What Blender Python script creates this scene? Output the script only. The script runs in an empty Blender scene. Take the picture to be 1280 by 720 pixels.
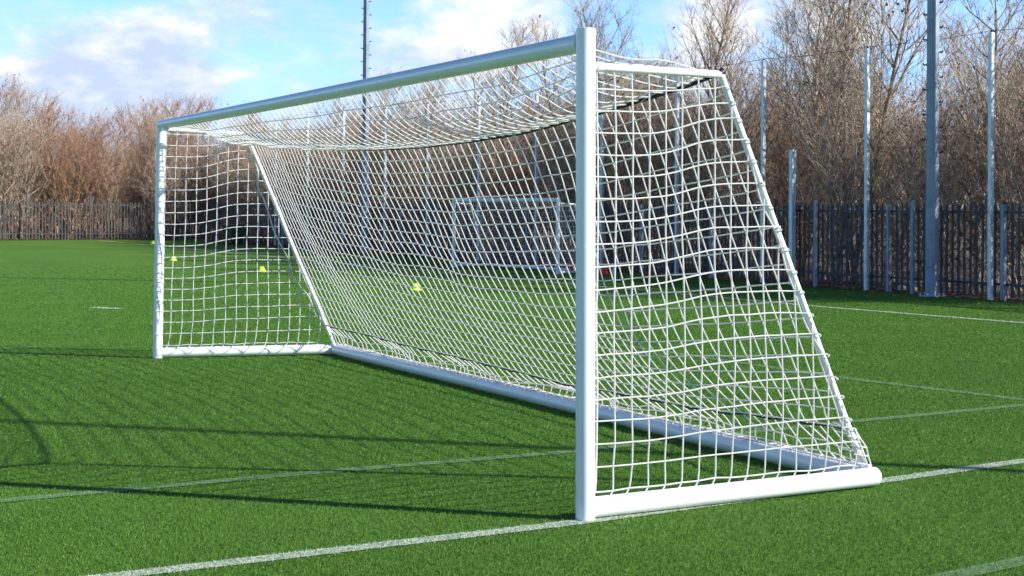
import bpy, math, random
import numpy as np
from mathutils import Vector, Matrix, noise

random.seed(7)
RNG = np.random.default_rng(7)
sc = bpy.context.scene
COL = sc.collection
R = math.radians

# ------------------------------------------------------------------ helpers
class MB:
    """collects geometry for one mesh"""
    def __init__(s): s.v = []; s.f = []
    def tube(s, pts, rad, n=8, caps=True, up=None):
        pts = [Vector(p) for p in pts]
        m = len(pts)
        if not hasattr(rad, '__len__'): rad = [rad]*m
        base = len(s.v); prev = None
        for i, p in enumerate(pts):
            if i == 0: t = pts[1]-p
            elif i == m-1: t = p-pts[i-1]
            else: t = pts[i+1]-pts[i-1]
            if t.length < 1e-9: t = Vector((0, 0, 1))
            t.normalize()
            if prev is None:
                a = Vector((0, 0, 1)) if abs(t.z) < .9 else Vector((1, 0, 0))
                x = t.cross(a).normalized()
            else:
                x = prev-t*prev.dot(t)
                if x.length < 1e-6: x = t.orthogonal()
                x.normalize()
            prev = x; y = t.cross(x)
            for k in range(n):
                a = 2*math.pi*k/n
                s.v.append(p+(x*math.cos(a)+y*math.sin(a))*rad[i])
        for i in range(m-1):
            b = base+i*n
            for k in range(n):
                k2 = (k+1) % n
                s.f.append((b+k, b+k2, b+n+k2, b+n+k))
        if caps and n > 2:
            s.f.append(tuple(base+n-1-k for k in range(n)))
            s.f.append(tuple(base+(m-1)*n+k for k in range(n)))
    def box(s, c, size, rotz=0, rot=None):
        M = Matrix.Rotation(rotz, 3, 'Z') if rot is None else rot
        b = len(s.v); c = Vector(c)
        for z in (-.5, .5):
            for y in (-.5, .5):
                for x in (-.5, .5):
                    s.v.append(c+M @ Vector((x*size[0], y*size[1], z*size[2])))
        for q in ((0, 2, 3, 1), (4, 5, 7, 6), (0, 1, 5, 4), (2, 6, 7, 3), (0, 4, 6, 2), (1, 3, 7, 5)):
            s.f.append(tuple(b+i for i in q))
    def lathe(s, c, prof, n=20):
        c = Vector(c); b = len(s.v); m = len(prof)
        for r, z in prof:
            for k in range(n):
                a = 2*math.pi*k/n
                s.v.append(c+Vector((r*math.cos(a), r*math.sin(a), z)))
        for i in range(m-1):
            for k in range(n):
                k2 = (k+1) % n
                s.f.append((b+i*n+k, b+i*n+k2, b+(i+1)*n+k2, b+(i+1)*n+k))
        s.f.append(tuple(b+n-1-k for k in range(n)))
        s.f.append(tuple(b+(m-1)*n+k for k in range(n)))
    def oct(s, c, r):
        c = Vector(c); b = len(s.v)
        for d in ((1,0,0),(-1,0,0),(0,1,0),(0,-1,0),(0,0,1),(0,0,-1)):
            s.v.append(c+Vector(d)*r)
        for q in ((0,2,4),(2,1,4),(1,3,4),(3,0,4),(2,0,5),(1,2,5),(3,1,5),(0,3,5)):
            s.f.append(tuple(b+i for i in q))
    def tri(s, a, b_, c):
        b = len(s.v); s.v += [Vector(a), Vector(b_), Vector(c)]; s.f.append((b, b+1, b+2))
    def quad(s, a, b_, c, d):
        b = len(s.v); s.v += [Vector(a), Vector(b_), Vector(c), Vector(d)]; s.f.append((b, b+1, b+2, b+3))
    def mesh(s, name, mat, smooth=True):
        me = bpy.data.meshes.new(name)
        me.from_pydata([tuple(p) for p in s.v], [], s.f)
        me.materials.append(mat)
        if smooth:
            me.polygons.foreach_set('use_smooth', [True]*len(me.polygons))
        me.update()
        return me
    def build(s, name, mat, parent=None, smooth=True, bevel=0, autosm=True):
        me = s.mesh(name, mat, smooth)
        o = bpy.data.objects.new(name, me); COL.objects.link(o)
        if parent is not None: o.parent = parent
        if bevel:
            m = o.modifiers.new('bevel', 'BEVEL'); m.width = bevel; m.segments = 2
        if smooth and autosm:
            me.set_sharp_from_angle(angle=R(40))
        return o

def shift(mb, off):
    off = Vector(off)
    mb.v = [Vector(p)-off for p in mb.v]
    return mb

def tag(o, label=None, cat=None, group=None, kind=None):
    if label: o['label'] = label
    if cat: o['category'] = cat
    if group: o['group'] = group
    if kind: o['kind'] = kind
    return o

def thing(name, label, cat, loc=(0, 0, 0), rz=0, group=None):
    o = bpy.data.objects.new(name, None); COL.objects.link(o)
    o.location = loc; o.rotation_euler = (0, 0, rz); o.empty_display_size = .2
    return tag(o, label, cat, group)

def copy_tree(o, parent=None):
    c = o.copy(); COL.objects.link(c); c.parent = parent
    for ch in list(o.children): copy_tree(ch, c)
    return c

def mesh_np(name, V, F, mats, attr=None, smooth=False, matidx=None):
    """V (n,3) float, F (m,k) int"""
    me = bpy.data.meshes.new(name)
    n, (m, k) = len(V), F.shape
    me.vertices.add(n); me.vertices.foreach_set('co', V.astype(np.float32).ravel())
    me.loops.add(m*k); me.loops.foreach_set('vertex_index', F.astype(np.int32).ravel())
    me.polygons.add(m); me.polygons.foreach_set('loop_start', np.arange(0, m*k, k, dtype=np.int32))
    me.polygons.foreach_set('loop_total', np.full(m, k, dtype=np.int32))
    for x in mats: me.materials.append(x)
    if matidx is not None: me.polygons.foreach_set('material_index', matidx.astype(np.int32))
    if attr is not None:
        a = me.attributes.new('rnd', 'FLOAT', 'FACE'); a.data.foreach_set('value', attr.astype(np.float32))
    me.update(calc_edges=True)
    return me

# ------------------------------------------------------------------ materials
def newmat(name):
    m = bpy.data.materials.new(name); m.use_nodes = True
    nt = m.node_tree
    b = nt.nodes['Principled BSDF']
    return m, nt, b

def N(nt, t, **kw):
    n = nt.nodes.new(t)
    for k, v in kw.items():
        if k.startswith('i_'):
            key = k[2:]
            n.inputs[int(key) if key.isdigit() else key.replace('_', ' ')].default_value = v
        else: setattr(n, k, v)
    return n

def ramp(nt, fac, stops):
    r = nt.nodes.new('ShaderNodeValToRGB')
    e = r.color_ramp.elements
    while len(e) > 1: e.remove(e[-1])
    e[0].position = stops[0][0]; e[0].color = (*stops[0][1], 1)
    for p, c in stops[1:]:
        x = e.new(p); x.color = (*c, 1)
    if fac is not None: nt.links.new(fac, r.inputs[0])
    return r

def paint(name, c1, c2, rough=.35, scale=6, metallic=0, bump=0, bscale=200, spec=.5, coat=0):
    m, nt, b = newmat(name)
    tc = N(nt, 'ShaderNodeTexCoord')
    n = N(nt, 'ShaderNodeTexNoise', i_Scale=scale, i_Detail=6, i_Roughness=.65)
    nt.links.new(tc.outputs['Object'], n.inputs['Vector'])
    r = ramp(nt, n.outputs['Fac'], [(.35, c2), (.6, c1)])
    nt.links.new(r.outputs[0], b.inputs['Base Color'])
    b.inputs['Roughness'].default_value = rough
    b.inputs['Metallic'].default_value = metallic
    b.inputs['Specular IOR Level'].default_value = spec
    b.inputs['Coat Weight'].default_value = coat
    b.inputs['Coat Roughness'].default_value = .12
    if bump:
        n2 = N(nt, 'ShaderNodeTexNoise', i_Scale=bscale, i_Detail=3)
        nt.links.new(tc.outputs['Object'], n2.inputs['Vector'])
        bp = N(nt, 'ShaderNodeBump', i_Strength=bump, i_Distance=.01)
        nt.links.new(n2.outputs['Fac'], bp.inputs['Height'])
        nt.links.new(bp.outputs[0], b.inputs['Normal'])
    return m

M = {}
M['goal'] = paint('white_powder_coat', (.84, .85, .86), (.78, .79, .80), .34, 3.5, spec=.5, coat=.3)
M['net'] = paint('white_net_cord', (.82, .82, .80), (.70, .70, .67), .7, 40, bump=.3, bscale=600, spec=.2)
M['rope'] = paint('black_rope', (.012, .012, .016), (.03, .03, .035), .8, 90)
M['galv'] = paint('galvanised_steel', (.66, .70, .74), (.48, .53, .58), .42, 5, metallic=.25)
M['galv_dark'] = paint('weathered_mast_steel', (.26, .31, .38), (.18, .22, .29), .5, 2.5, metallic=.1)
M['pale'] = paint('dark_coated_fence_steel', (.030, .042, .065), (.018, .025, .04), .5, 3, metallic=.1)
M['palegrey'] = paint('weathered_galvanised_pale', (.115, .11, .105), (.05, .05, .052), .6, 2, metallic=.2)
M['blackcap'] = paint('black_plastic', (.015, .015, .018), (.02, .02, .022), .4, 9)
M['cone'] = paint('lime_plastic', (.55, .85, .03), (.50, .78, .03), .4, 9)
M['red'] = paint('red_plastic', (.80, .02, .03), (.7, .02, .02), .4, 9)
M['whiteplastic'] = paint('white_plastic', (.8, .8, .78), (.62, .62, .6), .5, 9)
M['green'] = paint('dark_green_plastic', (.008, .045, .03), (.006, .03, .02), .45, 4)
M['bark'] = paint('bark', (.36, .29, .22), (.12, .09, .07), .85, 12, bump=.5, bscale=60, spec=.15)
M['twig'] = paint('twigs', (.60, .47, .36), (.085, .062, .05), .8, 7, spec=.15)
M['twig2'] = paint('reddish_twigs', (.50, .29, .18), (.085, .055, .042), .8, 7, spec=.15)
M['leaf'] = paint('dead_leaves', (.34, .16, .06), (.16, .085, .04), .7, 9, spec=.2)
M['litter'] = paint('leaf_litter', (.12, .08, .05), (.04, .03, .022), .9, 9, bump=.6, bscale=40)
M['lampglass'] = paint('lamp_glass', (.4, .45, .5), (.3, .35, .4), .1, 3)

def net_mat():
    m = M['net']; nt = m.node_tree; b = nt.nodes['Principled BSDF']
    tr = N(nt, 'ShaderNodeBsdfTranslucent'); tr.inputs['Color'].default_value = (.88, .88, .86, 1)
    ms = N(nt, 'ShaderNodeMixShader'); ms.inputs[0].default_value = .38
    nt.links.new(b.outputs[0], ms.inputs[1]); nt.links.new(tr.outputs[0], ms.inputs[2])
    nt.links.new(ms.outputs[0], nt.nodes['Material Output'].inputs['Surface'])
net_mat()
# blades of the artificial turf: colour varies from fibre to fibre
def blade_mat(name, stops, rough=.45, transl=.25):
    m, nt, b = newmat(name)
    a = N(nt, 'ShaderNodeAttribute', attribute_name='rnd')
    g = N(nt, 'ShaderNodeNewGeometry')
    n = N(nt, 'ShaderNodeTexNoise', i_Scale=.9, i_Detail=3)
    nt.links.new(g.outputs['Position'], n.inputs['Vector'])
    mx = N(nt, 'ShaderNodeMath', operation='MULTIPLY_ADD'); mx.inputs[1].default_value = .35
    nt.links.new(n.outputs['Fac'], mx.inputs[0]); 
    m2 = N(nt, 'ShaderNodeMath', operation='MULTIPLY'); m2.inputs[1].default_value = .72
    nt.links.new(a.outputs['Fac'], m2.inputs[0]); nt.links.new(m2.outputs[0], mx.inputs[2])
    r = ramp(nt, mx.outputs[0], stops)
    nt.links.new(r.outputs[0], b.inputs['Base Color'])
    b.inputs['Roughness'].default_value = rough
    b.inputs['Specular IOR Level'].default_value = .12
    out = nt.nodes['Material Output']
    tr = N(nt, 'ShaderNodeBsdfTranslucent')
    nt.links.new(r.outputs[0], tr.inputs['Color'])
    ms = N(nt, 'ShaderNodeMixShader'); ms.inputs[0].default_value = transl
    nt.links.new(b.outputs[0], ms.inputs[1]); nt.links.new(tr.outputs[0], ms.inputs[2])
    nt.links.new(ms.outputs[0], out.inputs['Surface'])
    return m
M['blade'] = blade_mat('turf_fibre', [(.1, (.056, .138, .020)), (.45, (.086, .205, .032)), (.8, (.122, .262, .046)), (1., (.18, .32, .08))])
M['blade_white'] = blade_mat('white_turf_fibre', [(.1, (.22, .30, .18)), (.45, (.52, .56, .48)), (1., (.80, .82, .77))], transl=.15)
M['blade_faint'] = blade_mat('worn_turf_line_fibre', [(.1, (.08, .19, .05)), (.6, (.20, .29, .17)), (1., (.42, .48, .38))], transl=.15)

def ground_mat():
    m, nt, b = newmat('artificial_turf_ground')
    g = N(nt, 'ShaderNodeNewGeometry')
    n1 = N(nt, 'ShaderNodeTexNoise', i_Scale=70, i_Detail=4, i_Roughness=.7)
    n2 = N(nt, 'ShaderNodeTexNoise', i_Scale=.45, i_Detail=5, i_Roughness=.6)
    n3 = N(nt, 'ShaderNodeTexNoise', i_Scale=9, i_Detail=4, i_Roughness=.7)
    for n in (n1, n2, n3): nt.links.new(g.outputs['Position'], n.inputs['Vector'])
    r1 = ramp(nt, n1.outputs['Fac'], [(.3, (.056, .130, .013)), (.5, (.088, .195, .024)), (.72, (.128, .250, .038))])
    r2 = ramp(nt, n2.outputs['Fac'], [(.3, (.84, .86, .84)), (.7, (1.08, 1.06, 1.02))])
    mx = N(nt, 'ShaderNodeMix', data_type='RGBA', blend_type='MULTIPLY'); mx.inputs[0].default_value = 1
    nt.links.new(r1.outputs[0], mx.inputs[6]); nt.links.new(r2.outputs[0], mx.inputs[7])
    nt.links.new(mx.outputs[2], b.inputs['Base Color'])
    b.inputs['Roughness'].default_value = .75
    b.inputs['Specular IOR Level'].default_value = .15
    ad = N(nt, 'ShaderNodeMath', operation='ADD')
    nt.links.new(n1.outputs['Fac'], ad.inputs[0]); nt.links.new(n3.outputs['Fac'], ad.inputs[1])
    bp = N(nt, 'ShaderNodeBump', i_Strength=.55, i_Distance=.03)
    nt.links.new(ad.outputs[0], bp.inputs['Height']); nt.links.new(bp.outputs[0], b.inputs['Normal'])
    return m
M['ground'] = ground_mat()

def line_mat(name, w, gmix):
    m, nt, b = newmat(name)
    g = N(nt, 'ShaderNodeNewGeometry')
    n1 = N(nt, 'ShaderNodeTexNoise', i_Scale=60, i_Detail=4, i_Roughness=.7)
    nt.links.new(g.outputs['Position'], n1.inputs['Vector'])
    r1 = ramp(nt, n1.outputs['Fac'], [(gmix-.08, (.06, .17, .025)), (gmix+.12, w)])
    nt.links.new(r1.outputs[0], b.inputs['Base Color'])
    b.inputs['Roughness'].default_value = .8
    return m
M['line'] = line_mat('white_line_turf', (.46, .50, .42), .46)
M['line_faint'] = line_mat('worn_line_turf', (.15, .23, .12), .5)

# ------------------------------------------------------------------ camera (fitted to the photograph's perspective)
CAMP = Vector((-3.7785, -6.061, 1.5654))
yaw, pitch, roll = .5043, .0045, .006
fw = Vector((math.sin(yaw)*math.cos(pitch), math.cos(yaw)*math.cos(pitch), math.sin(pitch)))
rt = fw.cross(Vector((0, 0, 1))).normalized(); upv = rt.cross(fw)
r2 = rt*math.cos(roll)+upv*math.sin(roll); u2 = -rt*math.sin(roll)+upv*math.cos(roll)
cd = bpy.data.cameras.new('camera'); cam = bpy.data.objects.new('camera', cd); COL.objects.link(cam)
cam.matrix_world = Matrix(((r2.x, u2.x, -fw.x, CAMP.x), (r2.y, u2.y, -fw.y, CAMP.y), (r2.z, u2.z, -fw.z, CAMP.z), (0, 0, 0, 1)))
cd.sensor_width = 36; cd.lens = 1766.96/1280*36
cd.shift_y = (251.05-360)/1280
cd.clip_end = 2000; cd.clip_start = .05
sc.camera = cam

# ------------------------------------------------------------------ light
SUN_EL = R(29.5)
sdir = Vector((.728*math.cos(SUN_EL), -.686*math.cos(SUN_EL), math.sin(SUN_EL)))   # towards the sun
sl = bpy.data.lights.new('sun', 'SUN'); sl.energy = 5.0; sl.angle = R(.53); sl.color = (1, .95, .86)
so = bpy.data.objects.new('sun', sl); COL.objects.link(so)
so.rotation_euler = (-sdir).to_track_quat('-Z', 'Y').to_euler(); so.location = (20, -20, 30)

w = bpy.data.worlds.new('World'); sc.world = w; w.use_nodes = True
nt = w.node_tree; bg = nt.nodes['Background']
sky = N(nt, 'ShaderNodeTexSky', sky_type='NISHITA'); sky.sun_disc = False
sky.sun_elevation = SUN_EL; sky.sun_rotation = math.atan2(sdir.x, sdir.y)
sky.air_density = 1.0; sky.dust_density = .3; sky.ozone_density = 2.0
tc = N(nt, 'ShaderNodeTexCoord')
sep = N(nt, 'ShaderNodeSeparateXYZ'); nt.links.new(tc.outputs['Generated'], sep.inputs[0])
def MATH(op, a, b_=None, c=None, clamp=False):
    n = N(nt, 'ShaderNodeMath', operation=op, use_clamp=clamp)
    for i, v in enumerate((a, b_, c)):
        if v is None: continue
        if isinstance(v, (int, float)): n.inputs[i].default_value = v
        else: nt.links.new(v, n.inputs[i])
    return n.outputs[0]
X_, Y_, Z_ = sep.outputs
# the clear air is looked up a little higher, as on a clean cold day
zz = MATH('MULTIPLY_ADD', MATH('MAXIMUM', Z_, 0.0), 1.0, .10)
cmb = N(nt, 'ShaderNodeCombineXYZ'); nt.links.new(X_, cmb.inputs[0]); nt.links.new(Y_, cmb.inputs[1]); nt.links.new(zz, cmb.inputs[2])
nrm = N(nt, 'ShaderNodeVectorMath', operation='NORMALIZE'); nt.links.new(cmb.outputs[0], nrm.inputs[0])
nt.links.new(nrm.outputs[0], sky.inputs[0])
az = MATH('MULTIPLY', MATH('ARCTAN2', X_, Y_), 180/math.pi)     # degrees from +y towards +x
el = MATH('MULTIPLY', MATH('ARCSINE', Z_), 180/math.pi)
# cloud cover
cv = N(nt, 'ShaderNodeCombineXYZ'); nt.links.new(MATH('MULTIPLY', az, .16), cv.inputs[0]); nt.links.new(MATH('MULTIPLY', el, .30), cv.inputs[1])
cn = N(nt, 'ShaderNodeTexNoise', i_Scale=1.0, i_Detail=7, i_Roughness=.55, i_Distortion=.35)
nt.links.new(cv.outputs[0], cn.inputs['Vector'])
cn2 = N(nt, 'ShaderNodeTexNoise', i_Scale=3.6, i_Detail=6, i_Roughness=.6, i_Distortion=.2)
nt.links.new(cv.outputs[0], cn2.inputs['Vector'])
def blob(a0, e0, ra, re):
    dx = MATH('DIVIDE', MATH('SUBTRACT', az, a0), ra); dy = MATH('DIVIDE', MATH('SUBTRACT', el, e0), re)
    d = MATH('ADD', MATH('MULTIPLY', dx, dx), MATH('MULTIPLY', dy, dy))
    return MATH('EXPONENT', MATH('MULTIPLY', d, -1.0))
def total(bl):
    s = None
    for a0, e0, ra, re, k in bl:
        b = MATH('MULTIPLY', blob(a0, e0, ra, re), k)
        s = b if s is None else MATH('ADD', s, b)
    return s
# banks of cloud (azimuth, elevation, half widths, amount)
cover = total([(14, 5.8, 3.6, 2.0, .62), (11.5, 3.8, 6.5, 1.7, .48), (27.5, 7.6, 2.9, 2.8, .62), (24, 5.2, 3.0, 2.0, .28), (37, 6.8, 1.9, 2.6, .50), (42, 6.2, 1.6, 1.8, .50),
               (47.5, 5.0, 3, 2.5, .3), (10, 8.6, 3.4, 1.2, -.45), (9.5, 6.8, 1.2, 1.0, -.1), (21.8, 6.9, 2.2, 2.4, -.28), (33.5, 8.0, 1.8, 2.0, -.25), (46, 8.4, 3.0, 1.2, -.35), (18.2, 5.2, 1.2, .35, .25), (9.0, 5.4, .9, .35, .3)])
cov = MATH('ADD', cover, MATH('MULTIPLY_ADD', cn.outputs['Fac'], 1.9, -.62))
cov = MATH('ADD', cov, MATH('MULTIPLY_ADD', cn2.outputs['Fac'], .8, -.40))
cov = MATH('MULTIPLY_ADD', cov, 1.55, -.22, clamp=True)
cov = MATH('MULTIPLY', cov, MATH('MULTIPLY_ADD', el, -.14, 2.4, clamp=True))
shade = MATH('ADD', MATH('MULTIPLY_ADD', cn2.outputs['Fac'], 1.5, -.50), total([(27.5, 7.6, 3.0, 2.6, .55), (36.8, 7.2, 2, 2.6, .45), (42, 6.2, 1.6, 1.6, .6), (14.5, 7.2, 2.5, .9, .25), (18.2, 5.2, 1.2, .35, .5), (9.0, 5.4, .9, .35, .5)]))
cr = ramp(nt, shade, [(.15, (.57, .69, .94)), (.45, (.78, .85, .99)), (.85, (1.15, 1.15, 1.14))])
skm = N(nt, 'ShaderNodeMix', data_type='RGBA', blend_type='MULTIPLY'); skm.inputs[0].default_value = 1
lift = ramp(nt, MATH('MULTIPLY', MATH('MAXIMUM', el, 0.0), 1/60), [(0.0, (1.40, 1.62, 1.80)), (.14, (1.32, 1.60, 1.85)), (.24, (.52, .80, 1.10)), (.5, (.30, .50, .84)), (1.0, (.24, .42, .74))])
nt.links.new(lift.outputs[0], skm.inputs[7])
nt.links.new(sky.outputs[0], skm.inputs[6])
SKYS = .10
mxc = N(nt, 'ShaderNodeMix', data_type='RGBA')
nt.links.new(cov, mxc.inputs[0]); nt.links.new(skm.outputs[2], mxc.inputs[6])
csc = N(nt, 'ShaderNodeMix', data_type='RGBA', blend_type='MULTIPLY'); csc.inputs[0].default_value = 1
csc.inputs[7].default_value = (6.3, 6.3, 6.3, 1)
nt.links.new(cr.outputs[0], csc.inputs[6]); nt.links.new(csc.outputs[2], mxc.inputs[7])
nt.links.new(mxc.outputs[2], bg.inputs['Color']); bg.inputs['Strength'].default_value = SKYS

sc.view_settings.view_transform = 'Standard'; sc.view_settings.look = 'None'
sc.view_settings.exposure = .80; sc.view_settings.gamma = 1
sc.render.engine = 'CYCLES'
sc.cycles.max_bounces = 6; sc.cycles.diffuse_bounces = 3; sc.cycles.glossy_bounces = 3; sc.cycles.transmission_bounces = 2

# ------------------------------------------------------------------ ground
g = MB()
for a in range(24):       # a broad sheet, finer near the middle so it stays flat to the horizon
    pass
g.quad((-600, -400, 0), (600, -400, 0), (600, 800, 0), (-600, 800, 0))
tag(g.build('turf_ground', M['ground'], smooth=False), kind='structure')

# fence lines
def fx(y): return 15.52-(y-5)*.0098            # right-hand fence, x as a function of y
FY = 58.0                                     # far fence
lt = MB()
ys = np.linspace(-10, 200, 106)
for i in range(105):
    y0, y1 = ys[i], ys[i+1]
    lt.quad((fx(y0)-.18+.06*math.sin(y0*3), y0, .006), (160, y0, .6), (160, y1, .6), (fx(y1)-.18+.06*math.sin(y1*3), y1, .006))
tag(lt.build('leaf_litter_ground', M['litter'], smooth=False), kind='structure')
lt = MB(); lt.quad((-120, FY-.2, .006), (14.8, FY-.4, .006), (14.8, 200, .6), (-120, 200, .6))
tag(lt.build('woodland_floor', M['litter'], smooth=False), kind='structure')

# ------------------------------------------------------------------ turf fibres and painted lines
LINES = [
    ('white_pitch_line', [(-9, -.02), (-2.3, -.045), (-.2, -.075), (1.5, .0), (3.3, .115), (15.0, .35)], .105, 0),
    ('faint_pitch_line', [(-9, 1.76), (-2.5, 1.76), (-.74, 1.75), (.85, 1.68), (3.49, 1.84), (5.7, 1.89)], .10, 1),
    ('faint_pitch_line', [(5.75, 1.2), (5.57, 2.11), (5.24, 3.91), (4.9, 12.0)], .12, 1),
    ('white_pitch_line', [(12.2, 3.0), (11.92, 7.67), (11.49, 11.28), (10.9, 30), (10.3, 57)], .14, 0),
    ('faint_pitch_line', [(.35, -1.72), (1.3, -1.64), (4, -1.5), (9, -1.3)], .11, 1),
    ('faint_pitch_line', [(-30, 46), (10.4, 45)], .12, 1),
    ('faint_pitch_line', [(-14, 11.1), (-.9, 10.0)], .12, 1),
    ('white_pitch_mark', [(1.08, 15.78), (1.34, 15.42)], .20, 0),
]
# sample blades in polar coordinates round the camera, thinning with distance
NB = 2000000
r0, r1_ = 4.6, 42.0
uu = RNG.random(NB)
rr = (math.sqrt(r0)+uu*(math.sqrt(r1_)-math.sqrt(r0)))**2
keep = RNG.random(NB) < np.clip((42-rr)/26, 0, 1)
th = yaw+(RNG.random(NB)-.5)*R(54)
rr = rr[keep]; th = th[keep]
bx = CAMP.x+rr*np.sin(th); by = CAMP.y+rr*np.cos(th)

def strip_dist(px, py, pts):
    best = np.full(len(px), 1e9)
    for (ax, ay), (cx, cy) in zip(pts[:-1], pts[1:]):
        dx, dy = cx-ax, cy-ay; L2 = dx*dx+dy*dy
        t = np.clip(((px-ax)*dx+(py-ay)*dy)/L2, 0, 1)
        best = np.minimum(best, np.hypot(px-ax-t*dx, py-ay-t*dy))
    return best
def blades(px, py, pr, hmul=1.0):
    n = len(px)
    h = (.008+.009*RNG.random(n))*hmul
    wd = (.0012+.0012*RNG.random(n))*np.clip(pr/7, 1, 5)
    a = RNG.random(n)*2*np.pi
    lean = .009*RNG.random(n)+.001
    la = RNG.random(n)*2*np.pi
    lx = lean*np.cos(la)+.002; ly = lean*np.sin(la)-.002
    V = np.empty((n, 3, 3))
    V[:, 0] = np.stack([px-wd*np.cos(a), py-wd*np.sin(a), np.full(n, .001)], 1)
    V[:, 1] = np.stack([px+wd*np.cos(a), py+wd*np.sin(a), np.full(n, .001)], 1)
    V[:, 2] = np.stack([px+lx, py+ly, h], 1)
    return V.reshape(-1, 3), np.arange(3*n).reshape(n, 3), RNG.random(n)
used = np.zeros(len(bx), bool)
for name, pts, wid, faint in LINES:
    d = strip_dist(bx, by, pts)+RNG.normal(0, .009, len(bx))
    sel = (d < wid/2) & ~used & (RNG.random(len(bx)) < (.66 if not faint else .52))
    used |= sel
    V, F, A = blades(bx[sel], by[sel], rr[sel], 1.05)
    # the sheet below the fibres
    P = [Vector((x, y, 0)) for x, y in pts]; sv = []
    Q = []
    for i in range(len(P)-1):
        k = max(1, int((P[i+1]-P[i]).length/.5))
        Q += [P[i].lerp(P[i+1], j/k) for j in range(k)]
    Q.append(P[-1])
    for i, p in enumerate(Q):
        t = (Q[min(i+1, len(Q)-1)]-Q[max(i-1, 0)]).normalized(); nn = Vector((-t.y, t.x, 0))*wid/2
        sv += [(p+nn).to_tuple(), (p-nn).to_tuple()]
    sv = np.array(sv); sv[:, 2] = .004+.0006*len(pts) % .002
    sf = []
    for i in range(len(Q)-1):
        sf += [(2*i, 2*i+1, 2*i+3), (2*i, 2*i+3, 2*i+2)]
    sf = np.array(sf)
    Vall = np.concatenate([sv, V]); Fall = np.concatenate([sf, F+len(sv)])
    mi = np.concatenate([np.zeros(len(sf)), np.ones(len(F))])
    me = mesh_np(name, Vall, Fall, [M['line_faint' if faint else 'line'], M['blade_faint' if faint else 'blade_white']], np.concatenate([np.full(len(sf), .5), A]), matidx=mi)
    o = bpy.data.objects.new(name, me); COL.objects.link(o); tag(o, kind='structure')
V, F, A = blades(bx[~used], by[~used], rr[~used])
o = bpy.data.objects.new('artificial_grass', mesh_np('artificial_grass', V, F, [M['blade']], A)); COL.objects.link(o)
tag(o, 'short green artificial grass fibres covering the football pitch', 'grass', kind='stuff')

# ------------------------------------------------------------------ nets
def strands(mb, G, rad, n=5, knots=True, skip_u=None):
    """G[i][j] grid of points -> cords along both directions"""
    for row in G:
        if len(row) > 1: mb.tube(row, rad, n, caps=False)
    for j in range(max(len(r) for r in G)):
        run = []
        for r in G:
            if j < len(r): run.append(r[j])
            elif run:
                if len(run) > 1: mb.tube(run, rad, n, caps=False)
                run = []
        if len(run) > 1: mb.tube(run, rad, n, caps=False)
    if knots:
        for r in G:
            for p in r: mb.oct(p, rad*1.9)

def nz(x, y, z, s=1.0, seed=0):
    return noise.noise(Vector((x*s+seed*7.31, y*s-seed*3.7, z*s+seed*1.9)))

def rope_at(y, L=8.08):
    pts = [(0.0, .837, 2.292), (.127, .828, 2.262), (.52, .793, 2.202), (.925, .761, 2.148), (1.34, .732, 2.102), (1.957, .70, 2.044), (2.6, .69, 2.021), (3.38, .69, 2.008),
           (4.3, .69, 2.018), (5.12, .69, 2.050), (5.99, .70, 2.112), (6.83, .745, 2.192), (7.9, .823, 2.300), (8.08, .85, 2.303)]
    for i in range(len(pts)-1):
        if y <= pts[i+1][0] or i == len(pts)-2:
            a, b_ = pts[i], pts[i+1]; t = (y-a[0])/(b_[0]-a[0])
            return Vector((a[1]+(b_[1]-a[1])*t, y, a[2]+(b_[2]-a[2])*t))

def bezier_smooth(pts, k=6):
    out = []
    n = len(pts)
    P = [Vector(p) for p in pts]
    for i in range(n-1):
        p0 = P[max(i-1, 0)]; p1 = P[i]; p2 = P[i+1]; p3 = P[min(i+2, n-1)]
        for j in range(k):
            t = j/k
            out.append(.5*((2*p1)+(p2-p0)*t+(2*p0-5*p1+4*p2-p3)*t*t+(3*p1-p0-3*p2+p3)*t**3))
    out.append(P[-1])
    return out

# ------------------------------------------------------------------ the big goal
goal = thing('football_goal', 'large white full size football goal with white net, nearest the camera', 'football goal', (0, 0, 0))
NBASE, NTOP = Vector((-.022, -.034, 0)), Vector((-.038, -.037, 2.45))
FBASE, FTOP = Vector((.039, 8.325, 0)), Vector((.057, 8.303, 2.436))
NBAR, FBAR = Vector((1.85, -.068, .058)), Vector((1.803, 7.867, .058))
NCOR, FCOR = Vector((.832, .005, 2.280)), Vector((.877, 8.07, 2.302))
NTB, FTB = Vector((.018, -.01, 2.2785)), Vector((.005, 8.06, 2.331))
RP = .049
def capped(mb, a, b_, r, n=28, ext=0.0, dome=.35):
    a, b_ = Vector(a), Vector(b_); d = (b_-a).normalized()
    pts, rad = [], []
    for k in range(5):
        t = k/4*math.pi/2
        pts.append(a-d*(ext-dome*r*(math.sin(t))+dome*r)); rad.append(max(r*math.sin(t)**.5 if k else .002, .002))
    pts.append(a+(b_-a)*.33); rad.append(r); pts.append(a+(b_-a)*.66); rad.append(r)
    for k in range(4, -1, -1):
        t = k/4*math.pi/2
        pts.append(b_+d*(ext-dome*r*(math.sin(t))+dome*r)); rad.append(max(r*math.sin(t)**.5 if k else .002, .002))
    mb.tube(pts, rad, n)
def post_oval(a, b_):
    m = MB(); capped(m, a, b_, RP, 32, 0, .12); return m
post_oval(NBASE+Vector((0, 0, .004)), NTOP+Vector((0, 0, .012))).build('post', M['goal'], goal)
post_oval(FBASE+Vector((0, 0, .004)), FTOP-Vector((0, 0, .012))).build('post', M['goal'], goal)
m = MB()
cb0 = NTOP+Vector((0, .035, -.056)); cb1 = FTOP+Vector((0, .03, -.052))
n_ = 16
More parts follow.
